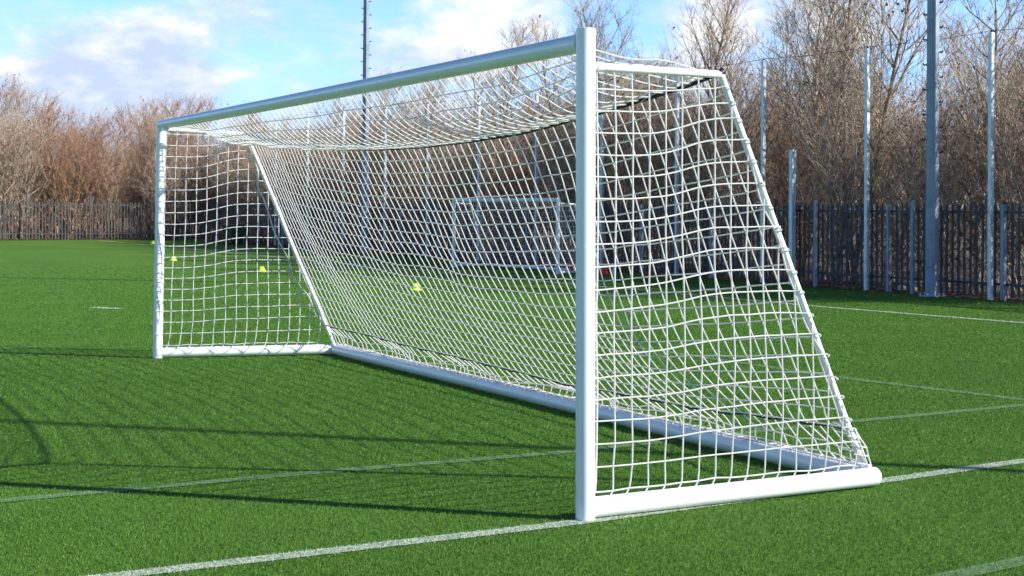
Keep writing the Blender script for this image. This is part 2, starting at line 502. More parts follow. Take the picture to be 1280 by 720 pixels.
m.tube([cb0.lerp(cb1, i/n_)+Vector((0, 0, -.006*math.sin(math.pi*i/n_))) for i in range(n_+1)], .049, 32)
m.build('crossbar', M['goal'], goal)
for a, b_ in ((NBASE, NBAR), (FBASE, FBAR)):
    m = MB(); s_ = Vector((a.x+.03, a.y, .060)); capped(m, s_, Vector((b_.x, b_.y, .060)), .052, 28, .03, .5)
    o = m.build('ground_bar', M['goal'], goal)
m = MB(); m.tube([NBAR+Vector((-.02, .05, .002)), NBAR.lerp(FBAR, .5)+Vector((0, 0, .002)), FBAR+Vector((-.02, -.05, .002))], .0515, 28)
bb = m.build('back_bar', M['goal'], goal)
# fixings on the back bar
for t in (.085, .36, .66, .93):
    p = NBAR.lerp(FBAR, t); m = MB()
    m.tube([p+Vector((-.056, 0, .006)), p+Vector((-.047, 0, .006))], .007, 8)
    m.build('bolt', M['blackcap'], bb)
for a, b_ in ((NTB, NCOR), (FTB, FCOR)):
    m = MB(); m.tube([a, a.lerp(b_, .5), b_], .021, 16); m.build('top_bar', M['goal'], goal)
for c, b_, sgn in ((NCOR, NBAR, 1), (FCOR, FBAR, -1)):
    m = MB(); e = Vector((b_.x-.03, b_.y+.03*sgn, .10))
    m.tube([c+Vector((.0, 0, .012)), c.lerp(e, .5), e], .019, 16); m.build('stay', M['goal'], goal)
    k = MB(); k.tube([c+Vector((-.004, 0, .004)), c+Vector((.02, 0, .018))], .0215, 14); k.build('end_cap', M['blackcap'], goal)
# corner collars where bars meet posts
for a, d in ((NTB, 1), (FTB, 1)):
    k = MB(); k.tube([a+Vector((.028, 0, 0)), a+Vector((.06, 0, 0))], .026, 16); k.build('bracket', M['goal'], goal)

CR = .0045    # net cord radius
def stay_x(z, cor, bar):
    t = (cor.z-z)/(cor.z-.10); return cor.x+(bar.x-.03-cor.x)*t
def side_net(near):
    mb = MB()
    cor, bar, base, tb = (NCOR, NBAR, NBASE, NTB) if near else (FCOR, FBAR, FBASE, FTB)
    seed = 1 if near else 5
    def ypl(x):        # plane follows the ground bar below and the top bar above
        return x
    def pos(x, z):
        t = min(1, max(0, z/2.28))
        yb = base.y+(bar.y-base.y)*(x/1.85)
        yt = tb.y+(cor.y-tb.y)*min(1, x/.84)
        y = yb+(yt-yb)*t
        edge = math.sin(math.pi*min(1, max(0, (z-.11)/2.17)))**.5
        ex = min(1, x/.3)*min(1, max(0, (stay_x(z, cor, bar)-x)/.25+.15))
        y += (.035*nz(x, seed, z, 1.4, seed)+.006*nz(x, 0, z, 5, seed))*edge
        A = (.020+.050*z)*(.5+.5*math.tanh((x-.60)/.19))*min(1, max(0, (2.28-z)/.35))*min(1, (z-.05)/.25)
        dz = A+(.016*nz(x, 0, z, 1.3, seed+9)+.006*nz(x, 2, z, 6, seed+4))*min(1, max(0.15, (stay_x(z, cor, bar)-x)/.3+.2))
        dx = (.012*nz(x, 3, z, 1.6, seed+3)+.004*nz(x, 1, z, 7, seed+2))*edge
        if z < .35: dx += -.03*(1-z/.35)+.012*nz(x, 9, z, 14, seed)
        return Vector((x+dx*(1 if ex > .2 else .3), y, z+dz*(edge if z < .3 else 1)))
    z0 = .142
    dzr = .1125; dxc = .107
    rows = 20
    nodes = {}
    xs = [.045+dxc*i for i in range(18)]
    # vertical cords
    for i, x in enumerate(xs):
        pts = []
        for j in range(rows+1):
            z = z0+dzr*j
            top = tb.z+(cor.z-tb.z)*min(1, x/.84) if x < cor.x else cor.z-(x-cor.x)/(bar.x-.03-cor.x)*(cor.z-.10)
            if z > top-.03:
                p = pos(x, top); p.z = top; p.x = x; pts.append(p); break
            p = pos(x, z); 
            if j == 0: p.z = .134+.012*nz(x, 0, 0, 9, seed); p.x += .012*nz(x, 0, 0, 17, seed); pts.append(Vector((p.x-.030, p.y, .104)))
            pts.append(p); nodes[(i, j)] = p
        if len(pts) > 1: mb.tube(bezier_smooth(pts, 2), CR, 6, caps=False)
    for j in range(rows):
        z = z0+dzr*j
        pts = []
        xe = stay_x(z, cor, bar)
        for i, x in enumerate(xs):
            if (i, j) in nodes: pts.append(nodes[(i, j)])
            elif x > xe-.01: break
        if len(pts) > 1:
            last = pts[-1]
            if j > 0:
                # the cord is laced round the stay
                zz_ = last.z+.01*random.uniform(-1, 1); xx = stay_x(zz_, cor, bar)
                sg = -1 if near else 1
                yy = pos(xx, zz_).y
                if near or j > 12: pts += [Vector((xx-.01, yy+sg*.021, zz_+.004)), Vector((xx+.010, yy+sg*.021, zz_-.008)), Vector((xx+.018, yy+sg*.004, zz_-.014))]
            mb.tube(bezier_smooth([Vector((.0, pts[0].y, pts[0].z))]+pts, 2), CR, 6, caps=False)
    for p in nodes.values(): mb.oct(p, CR*1.7)
    return mb, pos
mbn, npos = side_net(True)
mbf, fpos = side_net(False)

# border cord running beside each stay
def border(mb, cor, bar, pos, off, r, amp, seed, z1=2.2, z0=.12):
    pts = []
    k = 34
    for i in range(k+1):
        z = z1+(z0-z1)*i/k
        x = stay_x(z, cor, bar)-off*math.sin(math.pi*i/k)**.7+amp*nz(0, 0, z, 4.5, seed)
        p = pos(x, z); pts.append(Vector((x, p.y, z)))
    mb.tube(bezier_smooth(pts, 2), r, 6, caps=False)
border(mbn, NCOR, NBAR, npos, .035, .0045, .03, 2)
border(mbf, FCOR, FBAR, fpos, .10, .0065, .05, 3, 2.15, .38)
mbn.build('side_net', M['net'], goal, autosm=False)
mbf.build('side_net', M['net'], goal, autosm=False)

# top and back net, one sheet hung over the rope
LOWZ = [(-.01, .34), (.19, .335), (1.3, .262), (3.1, .228), (4.1, .245), (5.3, .265), (7.5, .305), (8.1, .33)]
def lowz(y): return float(np.interp(y, [a for a, _ in LOWZ], [b for _, b in LOWZ]))
def cb_at(y):
    t = max(0, min(1, (y-cb0.y)/(cb1.y-cb0.y))); return cb0.lerp(cb1, t)
ROWT, ROWB = 8, 19
dY = .1115
ncol = int(8.06/dY)+1
mt = MB(); mbk = MB()
colsT, colsB = [], []
for i in range(ncol):
    y = .012+8.05*i/(ncol-1)
    e = min(1, min(y, 8.06-y)/1.2); e = e*e*(3-2*e)
    a = cb_at(y)+Vector((.044, 0, -.020)); a.y = y+.004
    rp = rope_at(y)
    col = []
    for j in range(ROWT+1):
        t = j/ROWT
        p = a.lerp(rp, t)
        sg = (.012+.15*e)*4*t*(1-t)*(1-.35*t)
        p.z -= sg
        f_ = math.sin(math.pi*t)
        p += Vector((.02*nz(t*2, y, 0, 1.3, 11), .03*nz(t*2, y, 1, 1.1, 12)+.012*nz(t*2, y, 1, 4, 12), .035*nz(t*2, y, 2, 1.2, 13)+.01*nz(t*2, y, 2, 5, 12)))*f_
        col.append(p)
    colsT.append(col)
    colb = []
    # hem height wanders, cord to cord
    bz = lowz(y)
    tt = min(1, max(0, y/8))
    stn = stay_x(bz, NCOR, NBAR)*(1-tt)+stay_x(bz, FCOR, FBAR)*tt
    lo = Vector((stn+.02*e+.06*e*(.5+.5*nz(y, 0, 0, .8, 21)), y if y < 7.7 else y-(y-7.7)*.4, bz))
    for j in range(ROWB+1):
        t = j/ROWB
        p = rp.lerp(lo, t)
        # slack sheet: steeper at the top, flaring out towards the hem
        p.x -= .055*e*math.sin(math.pi*t)+.17*e*math.exp(-((y-1.2)/1.3)**2)*math.sin(math.pi*t**2.2)**1.2
        p.z -= .05*e*math.sin(math.pi*t)*t
        f_ = math.sin(math.pi*min(t, .97))**.6*(.35+.65*e)
        p += Vector((.035*nz(y, t*2, 0, .9, 31)+.010*nz(y, t*2, 0, 4, 31), (.05*nz(y, t*2, 1, .8, 32)+.012*nz(y, t*2, 0, 5, 33))*(.4+.6*e), .030*nz(y, t*2, 3, 1.2, 34)+.009*nz(y, t*2, 0, 6, 35)))*f_
        colb.append(p)
    # below the hem rope the slack meshes fall outside the bar, bunch and come back to it
    barp = NBAR.lerp(FBAR, tt); by_ = lo.y
    w1 = .5+.5*nz(y, 0, 0, 2.2, 41); w2 = nz(y, 0, 0, 3.4, 42)
    out = .06+.17*w1
    colb.append(Vector((lo.x+out*.8, by_+.06*w2, bz*(.62+.12*nz(y, 0, 0, 5, 47)))))
    colb.append(Vector((lo.x+out, by_+.08*nz(y, 0, 0, 4.4, 48), .10+.05*w1)))
    colb.append(Vector((barp.x+.085+.05*w1, by_+.08*nz(y, 1, 0, 5, 43), .04+.04*w1)))
    colb.append(Vector((barp.x+.035, by_+.03*nz(y, 1, 0, 9, 44), .108+.025*max(0, w2))))
    colb.append(Vector((barp.x-.015, by_+.035*nz(y, 1, 0, 9, 45), .114)))
    colb.append(Vector((barp.x-.035, by_+.05*nz(y, 1, 0, 9, 46), .104)))
    colsB.append(colb)
for c in colsT: mt.tube(bezier_smooth(c, 2), CR, 5, caps=False)
for j in range(1, ROWT+1): mt.tube([c[j] for c in colsT], CR, 5, caps=False)
for c in colsT:
    for p in c: mt.oct(p, CR*1.7)
for c in colsB: mbk.tube(bezier_smooth(c, 2), CR, 5, caps=False)
for j in range(1, len(colsB[0])-1): mbk.tube([c[j] for c in colsB], CR, 5, caps=False)
for c in colsB:
    for p in c: mbk.oct(p, CR*1.7)
# lacing of net to crossbar
for i in range(0, ncol-1):
    a = colsT[i][0]; b_ = colsT[i+1][0]
    mt.tube([a, a.lerp(b_, .5)+Vector((-.02, 0, .022)), b_], CR, 5, caps=False)
mt.build('top_net', M['net'], goal, autosm=False)
# slack meshes bulging outside the near corner
LP = []
for k in range(6):
    z = .34-.052*k; x0 = stay_x(z, NCOR, NBAR)
    o_ = .018+.05*math.sin(math.pi*(k+.6)/6.2)
    LP.append([Vector((x0-.05, -.055, z+.01)), Vector((x0+.012, -.070, z)), Vector((x0+o_, -.055+.01*(k % 2), z-.012)), Vector((x0+o_+.012, .0, z-.014)), Vector((x0+o_+.012, .07, z-.006)), Vector((x0+.06, .16, z))])
for l in LP: mbk.tube(bezier_smooth(l, 3), CR, 6, caps=False)
for j in range(1, 5): mbk.tube(bezier_smooth([l[j] for l in LP]+[Vector((LP[-1][j].x-.01, LP[-1][j].y, .055))], 3), CR, 6, caps=False)
for l in LP:
    for p in l[1:5]: mbk.oct(p, CR*1.7)
mbk.build('back_net', M['net'], goal, autosm=False)
# ropes: black, wound in white where the net is laced to it
m = MB(); m.tube(bezier_smooth([rope_at(y) for y in np.linspace(0, 8.08, 40)], 3), .012, 8, caps=True)
rp_ = m.build('net_rope', M['rope'], goal, autosm=False)
m = MB()
def wind(y0, y1, r=.0095, pitch=.06, rr_=.0045):
    n = int((y1-y0)/pitch*8); pts = []
    for i in range(n+1):
        y = y0+(y1-y0)*i/n; c = rope_at(y); a = 2*math.pi*i/8
        pts.append(c+Vector((math.cos(a)*r, 0, math.sin(a)*r)))
    m.tube(pts, rr_, 4, caps=False)
wind(5.6, 8.02, .015, .022, .007); wind(4.2, 5.6, .014, .06, .0042); wind(.1, 4.2, .0135, .34, .0036)
m.tube(bezier_smooth([rope_at(y)+Vector((-.014, 0, .022+.006*nz(y, 0, 0, 5, 3))) for y in np.linspace(4.0, 8.02, 30)], 2), .008, 6, caps=False)
m.build('lacing', M['net'], rp_, autosm=False)
m = MB()
lowpts = []
for i in range(0, ncol):
    p = colsB[i][ROWB]; lowpts.append(p+Vector((.010, 0, -.010+.006*math.sin(i*1.7))))
m.tube(bezier_smooth(lowpts, 2), .0065, 6, caps=False)
m.build('hem_rope', M['rope'], goal, autosm=False)

# ------------------------------------------------------------------ small goal by the right-hand fence
sg = thing('small_goal', 'small white training goal standing by the fence, seen through the back net', 'football goal', (12.63, 26.78, 0), math.atan2(22.37-26.78, 13.14-12.63))
W2, H2, D2 = 4.44, 1.74, 1.05
def stube(name, a, b_, r=.035, mat='goal'):
    m = MB(); m.tube([a, b_], r, 14); return m.build(name, M[mat], sg)
for x in (0, W2):
    stube('post', (x, 0, .0), (x, 0, H2+.03), .05); stube('ground_bar', (x, 0, .05), (x, D2, .05), .035)
    stube('top_bar', (x, 0, H2-.08), (x, .5, H2-.10), .026); stube('stay', (x, .5, H2-.10), (x, D2, .05), .022)
stube('crossbar', (0, 0, H2), (W2, 0, H2), .05); stube('back_bar', (0, D2, .05), (W2, D2, .05), .04)
m = MB()
colsS = []
for i in range(38):
    x = W2*i/37
    e = math.sin(math.pi*i/37)
    c = [Vector((x, .02, H2-.04)), Vector((x, .26, H2-.12-.06*e)), Vector((x, .5, H2-.11-.08*e))]
    for j in range(1, 13):
        t = j/12; c.append(Vector((x+.03*nz(x, t, 0, 3), .5+(D2-.5)*t-.06*math.sin(math.pi*t), (H2-.11-.08*e)*(1-t)+.08*t)))
    colsS.append(c)
strands(m, colsS, .003, 4, knots=False)
for x in (0.0, W2):
    for j in range(1, 14):
        z = H2*j/14; m.tube([(x, .03, z), (x, D2-(D2-.5)*z/H2, z)], .003, 4, caps=False)
    for k in range(1, 9):
        y = D2*k/9; zt = H2-.09 if y < .5 else (H2-.09)*(D2-y)/(D2-.5)
        m.tube([(x, y, .05), (x, y, zt)], .003, 4, caps=False)
m.build('net', M['net'], sg, autosm=False)

# ------------------------------------------------------------------ cones and small things
def cone_mb(h, r):
    m = MB(); m.lathe((0, 0, 0), [(r, .0), (r, .012), (r*.80, .02), (r*.74, .05), (r*.60, h*.6), (r*.45, h*.90), (r*.34, h), (r*.05, h*.985)], 24); return m
proto = None
for i, (x, y, lab) in enumerate([(7.41, 17.94, 'lime marker cone nearest of the four, beyond the middle of the back net'),
                                 (7.18, 26.02, 'lime marker cone seen through the far side net, beside the sloping white stay'),
                                 (7.10, 33.38, 'lime marker cone seen through the far side net, just right of the far post'),
                                 (11.0, 50.5, 'lime marker cone just left of the far post, at the far edge of the pitch')]):
    if proto is None:
        proto = cone_mb(.125, .125).build('marker_cone', M['cone']); o = proto
    else:
        o = proto.copy(); COL.objects.link(o)
    o.location = (x, y, .004); o.rotation_euler = (0, 0, i)
    tag(o, lab, 'cone', 'lime marker cones on the pitch')
o1 = cone_mb(.30, .12).build('training_cone', M['red']); o1.location = (13.88, 22.95, .004)
tag(o1, 'red training cone touching the small goal, partly hidden by the big near post', 'cone', 'red cones beside the small goal')
o2 = o1.copy(); COL.objects.link(o2); o2.location = (14.17, 21.92, .004)
tag(o2, 'red training cone just right of the big near post, beyond the small goal', 'cone', 'red cones beside the small goal')
m = MB(); m.lathe((0, 0, 0), [(.03, 0), (.034, .01), (.034, .14), (.014, .17), (.014, .20), (.004, .202)], 14)
o = m.build('drinks_bottle', M['whiteplastic']); o.location = (14.2, 21.6, .004); tag(o, 'small white drinks bottle on the grass beside the red cone', 'bottle')

def crumple(name, c, r, seed, label):
    import bmesh
    bm = bmesh.new(); bmesh.ops.create_icosphere(bm, subdivisions=3, radius=r)
    for v in bm.verts:
        k = 1+.35*noise.noise(v.co*9+Vector((seed, 0, 0)))+.18*noise.noise(v.co*25+Vector((seed, 5, 0)))
        v.co *= k; v.co.z = max(v.co.z*.75, -r*.45)+r*.45
    me = bpy.data.meshes.new(name); bm.to_mesh(me); bm.free(); me.materials.append(M['whiteplastic'])
    o = bpy.data.objects.new(name, me); COL.objects.link(o); o.location = c
    return tag(o, label, 'litter', 'white litter caught under the fence')
crumple('plastic_bag', (fx(14)+.30, 13.92, .03), .085, 3, 'crumpled white plastic bag under the fence, left of the floodlight mast')
crumple('plastic_bag', (fx(13.6)+.32, 13.60, .03), .075, 8, 'small white plastic scrap beside the larger bag left of the mast')
crumple('plastic_bag', (fx(10.6)+.3, 10.75, .03), .11, 12, 'crumpled white plastic bag under the fence, right of the mast')

bin_ = thing('storage_box', 'dark green plastic storage box at the far corner, seen through the far side net', 'storage box', (14.0, 49.2, 0), R(15))
m = MB(); m.box((0, 0, .38), (.82, .7, .70)); m.build('body', M['green'], bin_, smooth=False, bevel=.02)
m = MB(); m.box((0, 0, .76), (.9, .78, .07)); m.build('lid', M['green'], bin_, smooth=False, bevel=.02)
m = MB(); m.box((-.42, 0, .60), (.03, .3, .05)); m.build('handle', M['blackcap'], bin_, smooth=False, bevel=.008)

# ------------------------------------------------------------------ floodlight masts
def mast(loc, label, H=15.0, r=.128):
    t = thing('floodlight_mast', label, 'floodlight mast', loc, R(22.5), 'floodlight masts along the fence')
    m = MB(); m.tube([(0, 0, .02), (0, 0, 1.5), (0, 0, 6), (0, 0, H)], [r, r*.985, r*.86, r*.55], 8, caps=True); m.build('pole', M['galv_dark'], t, smooth=False)
    m = MB(); m.tube([(0, 0, .01), (0, 0, .035)], .24, 20); bp_ = m.build('base_plate', M['galv_dark'], t)
    for k in range(6):
        m = MB(); a = k*math.pi/3; m.tube([(.2*math.cos(a), .2*math.sin(a), .03), (.2*math.cos(a), .2*math.sin(a), .075)], .015, 6)
        m.build('bolt', M['galv'], bp_)
    m = MB(); m.box((-.128, 0, .75), (.012, .11, .42)); m.build('access_door', M['galv_dark'], t, smooth=False, bevel=.004)
    base_rot = -R(22.5)
    for s in (-1, 1):
        ax = Vector((math.cos(base_rot-yaw), math.sin(base_rot-yaw), 0))*s
        for k in range(26):
            z = 2.6+.45*k+(.22 if s < 0 else 0)
            rr_ = r*(1-.45*z/H)
            m = MB(); m.tube([ax*(rr_-.01)+Vector((0, 0, z)), ax*(rr_+.055)+Vector((0, 0, z)), ax*(rr_+.062)+Vector((0, 0, z+.03))], .016, 6)
            m.build('step_rung', M['blackcap'], t)
    m = MB(); m.box((0, 0, H), (.12, 2.4, .12)); m.build('crossarm', M['galv'], t, smooth=False, bevel=.01)
    for y in (-.9, 0, .9):
        m = MB(); m.box((-.25, y, H+.16), (.5, .55, .2), rot=Matrix.Rotation(R(-25), 3, 'Y')); f = m.build('floodlight', M['galv_dark'], t, smooth=False, bevel=.02)
        m = MB(); m.box((-.30, y, H+.05), (.42, .47, .02), rot=Matrix.Rotation(R(-25), 3, 'Y')); m.build('glass', M['lampglass'], f, smooth=False)
    return t
mst = mast((15.12, 12.54, 0), 'thick tall steel floodlight mast with climbing rungs, in front of the right fence')
ms2 = copy_tree(mst); ms2.location = (14.85, 37.9, 0)
tag(ms2, 'distant floodlight mast rising behind the crossbar of the large goal', 'floodlight mast', 'floodlight masts along the fence')
# slim column out of the picture to the right: its long shadow crosses the grass
sp = thing('lamp_column', 'slim steel lamp column beside the pitch, to the right of the goal', 'lamp column', (9.4, -6.15, 0))
m = MB(); m.tube([(0, 0, 0), (0, 0, 3), (0, 0, 11.5)], [.072, .062, .048], 12); m.build('pole', M['galv'], sp)
m = MB(); m.box((-.2, .1, 11.5), (.5, .2, .1), rotz=R(-20)); m.build('lantern', M['galv_dark'], sp, smooth=False, bevel=.02)

# ------------------------------------------------------------------ fences
ORD = ['first', 'second', 'third', 'fourth', 'fifth', 'sixth', 'seventh', 'eighth', 'ninth', 'tenth', 'eleventh', 'twelfth', 'thirteenth', 'fourteenth', 'fifteenth', 'sixteenth', 'seventeenth', 'eighteenth', 'nineteenth', 'twentieth']
def palisade(P0, P1, bay, hgt, label, mat, pmat, seed, pw=.030):
    P0, P1 = Vector(P0), Vector(P1); L = (P1-P0).length; d = (P1-P0)/L; ang = math.atan2(d.y, d.x)
    nrm_ = Vector((-d.y, d.x, 0))
    t = thing('palisade_fence', label, 'fence', P0, ang)
    nb = int(L/bay)
    rng = random.Random(seed)
    for b in range(nb):
        m = MB(); x0 = b*bay
        k = 0
        while k*.138 < bay-.05:
            x = x0+.1+k*.138; k += 1
            h = hgt+rng.uniform(-.012, .012); tw = rng.uniform(-.05, .05)
            # W-section pale with pointed top
            w_ = pw; dp = .012
            b0 = len(m.v)
            for z, s_ in ((.06, 1), (h-.07, 1), (h, .12)):
                for xx, yy in ((-w_, 0), (-w_*.35, dp), (w_*.35, dp), (w_, 0)):
                    m.v.append(Vector((x+xx*s_+tw*z*.1, yy-.03, z if not (z == h) else h)))
            for r_ in range(2):
                for c_ in range(3):
                    q = b0+r_*4+c_; m.f.append((q, q+1, q+5, q+4))
        m.build('pale_panel', pmat, t, smooth=False)
        m = MB()
        for z in (.28, hgt-.17):
            m.box((x0+bay/2, .0, z), (bay-.05, .03, .045))
        m.build('rail', pmat, t, smooth=False)
        m = MB(); m.box((x0, .03, hgt*.5-.02), (.06, .09, hgt-.04)); m.build('post', mat, t, smooth=False)
    return t
palisade((fx(3)+.0, 3.0, 0), (fx(57.6), 57.6, 0), 2.73, 1.70, 'dark steel palisade fence running along the right side of the pitch', M['galv_dark'], M['pale'], 1)
palisade((-34, FY+.5, 0), (14.6, FY-.2, 0), 2.70, 1.72, 'grey palisade fence across the far end of the pitch', M['palegrey'], M['palegrey'], 2, .026)
# sight of slimmer taller posts on the far fence
for i in range(7):
    x = 13.0-2.7*i
    o = None
    m = MB(); m.tube([(0, 0, 0), (0, 0, 2.12)], .035, 10); o = m.build('fence_post', M['palegrey'])
    o.location = (x-.2, FY-.35, 0); tag(o, 'slim grey post in front of the far fence, %s from the far corner' % ORD[i], 'post', 'slim posts along the far fence')

py = [8.35, 11.41, 14.44, 17.53, 20.6, 23.75, 26.98, 30.29, 33.66, 36.85, 40.4, 43.85, 47.3]
tops = [4.62, 4.65, 4.66, 4.70, 4.72, 4.72, 4.70, 4.75, 4.76, 4.77, 4.92, 5.02, 4.95]
proto = None
for i, (y, h) in enumerate(zip(py, tops)):
    if i == 0: continue
    t = thing('netting_post', '', 'post', (fx(y)-.10, y, 0), 0, 'tall thin steel posts along the right fence')
    m = MB(); m.box((0, 0, h/2), (.075, .075, h)); m.build('pole', M['galv'], t, smooth=False, bevel=.006)
    m = MB(); m.tube([(0, 0, h), (0, 0, h+.04)], .02, 8); m.build('eye_bolt', M['blackcap'], t)
    if i == 1: t['label'] = 'tall thin steel post just right of the thick floodlight mast'
    else: t['label'] = 'tall thin steel post, %s to the left of the thick floodlight mast' % ORD[i-2]
m = MB()
for a, b_, ha, hb in zip(py[:-1], py[1:], tops[:-1], tops[1:]):
    A_ = Vector((fx(a)-.10, a, ha+.03)); B_ = Vector((fx(b_)-.10, b_, hb+.03))
    m.tube([A_.lerp(B_, k/6)-Vector((0, 0, .035*math.sin(math.pi*k/6))) for k in range(7)], .0045, 4, caps=False)
tag(m.build('top_wire', M['rope'], autosm=False), 'thin dark wire strung along the tops of the tall posts', 'wire')
t = thing('gate_post', 'short thick steel post with pale edge, at the fence right of the net', 'post', (fx(16.57)-.12, 16.57, 0))
m = MB(); m.box((0, 0, 1.39), (.11, .11, 2.78)); m.build('pole', M['galv'], t, smooth=False, bevel=.01)
m = MB(); m.box((0, 0, 2.79), (.125, .125, .02)); m.build('cap', M['galv_dark'], t, smooth=False)
for y, lab in ((15.9, 'waist-high pale steel fence post between the short thick post and the next tall post'), (13.25, 'pale steel fence post just left of the thick floodlight mast')):
    m = MB(); m.box((0, 0, .87), (.06, .06, 1.74)); o = m.build('fence_post', M['galv_dark'], smooth=False, bevel=.005)
    o.location = (fx(y)-.09, y, 0); tag(o, lab, 'post')

# ------------------------------------------------------------------ trees
def perp(d, rng):
    a = Vector((rng.uniform(-1, 1), rng.uniform(-1, 1), rng.uniform(-1, 1)))
    return (a-d*a.dot(d)).normalized()
def make_tree(seed, H=7.0, nprim=34, spread=1.0, leafy=0.0, low=.12, dens=1.0, steep=.95):
    rng = random.Random(seed)
    tr, cr_, lf = MB(), MB(), MB()
    nst = rng.choice((1, 1, 2, 3))
    for s in range(nst):
        p = Vector((rng.uniform(-.15, .15), rng.uniform(-.15, .15), 0)) if nst > 1 else Vector((0, 0, 0))
        d = Vector((rng.uniform(-.12, .12), rng.uniform(-.12, .12), 1)).normalized() if nst == 1 else Vector((rng.uniform(-.3, .3), rng.uniform(-.3, .3), 1)).normalized()
        h = H*rng.uniform(.85, 1.0); k = 14
        tp = [p.copy()]; r0 = (.052 if nst > 1 else .075)*H/7
        for i in range(k):
            d = (d+Vector((rng.uniform(-.09, .09), rng.uniform(-.09, .09), .06))).normalized()
            p = p+d*h/k; tp.append(p.copy())
        rd = [r0*(1-i/(k+.6))**.85+.004 for i in range(k+1)]
        tr.tube(tp, rd, 6)
        np_ = int(nprim/nst**.6)
        for b in range(np_):
            u = low+(1-low)*((b+rng.random())/np_)**.9
            u = min(u, .985); fi = u*k; i = int(fi); q = tp[i].lerp(tp[i+1], fi-i)
            az_ = b*2.4+rng.uniform(-.5, .5)
            bd = Vector((math.cos(az_), math.sin(az_), rng.uniform(.65, 1.3)*steep)).normalized()
            bl = (H*.36*(1-u)**.65+.45)*rng.uniform(.65, 1.15)*spread
            br = max(.009, rd[i]*.5)
            pts = [q.copy()]; dd = bd.copy(); ns = 6
            for j in range(ns):
                dd = (dd+Vector((rng.uniform(-.16, .16), rng.uniform(-.16, .16), rng.uniform(-.02, .22)))).normalized()
                q = q+dd*bl/ns; pts.append(q.copy())
            cr_.tube(pts, [br*(1-j/(ns+.8))+.0022 for j in range(ns+1)], 4, caps=False)
            n2 = int((3+bl*4.0)*dens)
            for c in range(n2):
                v = rng.uniform(.12, 1); fj = v*ns*.999; j = int(fj); q2 = pts[j].lerp(pts[j+1], fj-j)
                sd = (pts[j+1]-pts[j]).normalized()
                td = (sd*.75+perp(sd, rng)*.75+Vector((0, 0, .3))).normalized()
                tl = rng.uniform(.30, .85)*(.6+.4*bl)
                tw = [q2.copy()]
                for e in range(3):
                    td = (td+Vector((rng.uniform(-.2, .2), rng.uniform(-.2, .2), rng.uniform(-.05, .2)))).normalized()
                    q2 = q2+td*tl/3; tw.append(q2.copy())
                cr_.tube(tw, [.0062, .0048, .0036, .002], 3, caps=False)
                for g_ in range(int(4*dens)+1):
                    v3 = rng.uniform(.15, 1)*2.999; jj = int(v3); q3 = tw[jj].lerp(tw[jj+1], v3-jj)
                    t3 = (td+perp(td, rng)*.9+Vector((0, 0, .15))).normalized(); l3 = rng.uniform(.10, .32)
                    e3 = q3+t3*l3
                    cr_.tube([q3, e3], [.0036, .0016], 3, caps=False)
                    if leafy and rng.random() < leafy:
                        for _ in range(2):
                            c3 = q3.lerp(e3, rng.random()); a3 = perp(t3, rng)*rng.uniform(.018, .035); b3 = perp(a3.normalized(), rng)*rng.uniform(.02, .04)
                            lf.quad(c3-a3, c3-b3, c3+a3, c3+b3)
    return tr, cr_, lf
specs = [dict(seed=1, H=7.2, nprim=44, steep=1.3, dens=1.35), dict(seed=2, H=6.4, nprim=38, leafy=.03), dict(seed=3, H=7.8, nprim=42, steep=1.6, spread=.85, dens=1.35),
         dict(seed=4, H=6.0, nprim=40, leafy=.05, spread=1.1), dict(seed=5, H=6.8, nprim=46, steep=1.3, leafy=.02, dens=1.3), dict(seed=6, H=5.4, nprim=44, leafy=.08, low=.06)]
specs += [dict(seed=21, H=4.4, nprim=40, low=.03, spread=1.5, steep=1.3, leafy=.05), dict(seed=22, H=3.8, nprim=40, low=.02, spread=1.7, leafy=.10), dict(seed=23, H=4.8, nprim=44, low=.03, spread=1.3, steep=1.5)]
TM = []
for i, s in enumerate(specs):
    tr, crn, lf = make_tree(**s)
    a = tr.mesh('trunk', M['bark'])
    b = crn.mesh('crown', M['twig'])
    c = lf.mesh('dead_leaves', M['leaf'], smooth=False) if lf.v else None
    b2 = b.copy(); b2.materials.clear(); b2.materials.append(M['twig2'])
    TM.append((a, b, b2, c, specs[i]['H']))
def plant_tree(x, y, z, k, s, rz, label, group, red=False):
    t = thing('bare_tree', label, 'tree', (x, y, z), rz, group); t.scale = (s, s, s)
    a, b, b2, c, H = TM[k]
    for nm, me in (('trunk', a), ('crown', b2 if red else b), ('dead_leaves', c)):
        if me is None: continue
        o = bpy.data.objects.new(nm, me); COL.objects.link(o); o.parent = t
rng = random.Random(11)
# one or two trees to every bay of tall posts on the right
hts = [7.6, 6.6, 8.4, 8.0, 7.6, 7.6, 7.2, 7.0, 6.8, 6.6, 6.2, 6.2]
for i in range(len(py)-1):
    y = (py[i]+py[i+1])/2+rng.uniform(-.5, .5); x = fx(y)+rng.uniform(1.4, 2.4)
    k = rng.choice((0, 2, 4, 1)); s = hts[i]/TM[k][4]
    if i == 0: lab = 'bare brown tree behind the right fence, at the right edge of the photo'
    elif i == 1: lab = 'bare brown tree standing directly behind the thick floodlight mast'
    else: lab = 'bare brown tree behind the right fence, %s bay of tall posts left of the mast' % ORD[i-2]
    plant_tree(x, y, .02, k, s, rng.uniform(0, 6), lab, 'bare trees behind the right fence')
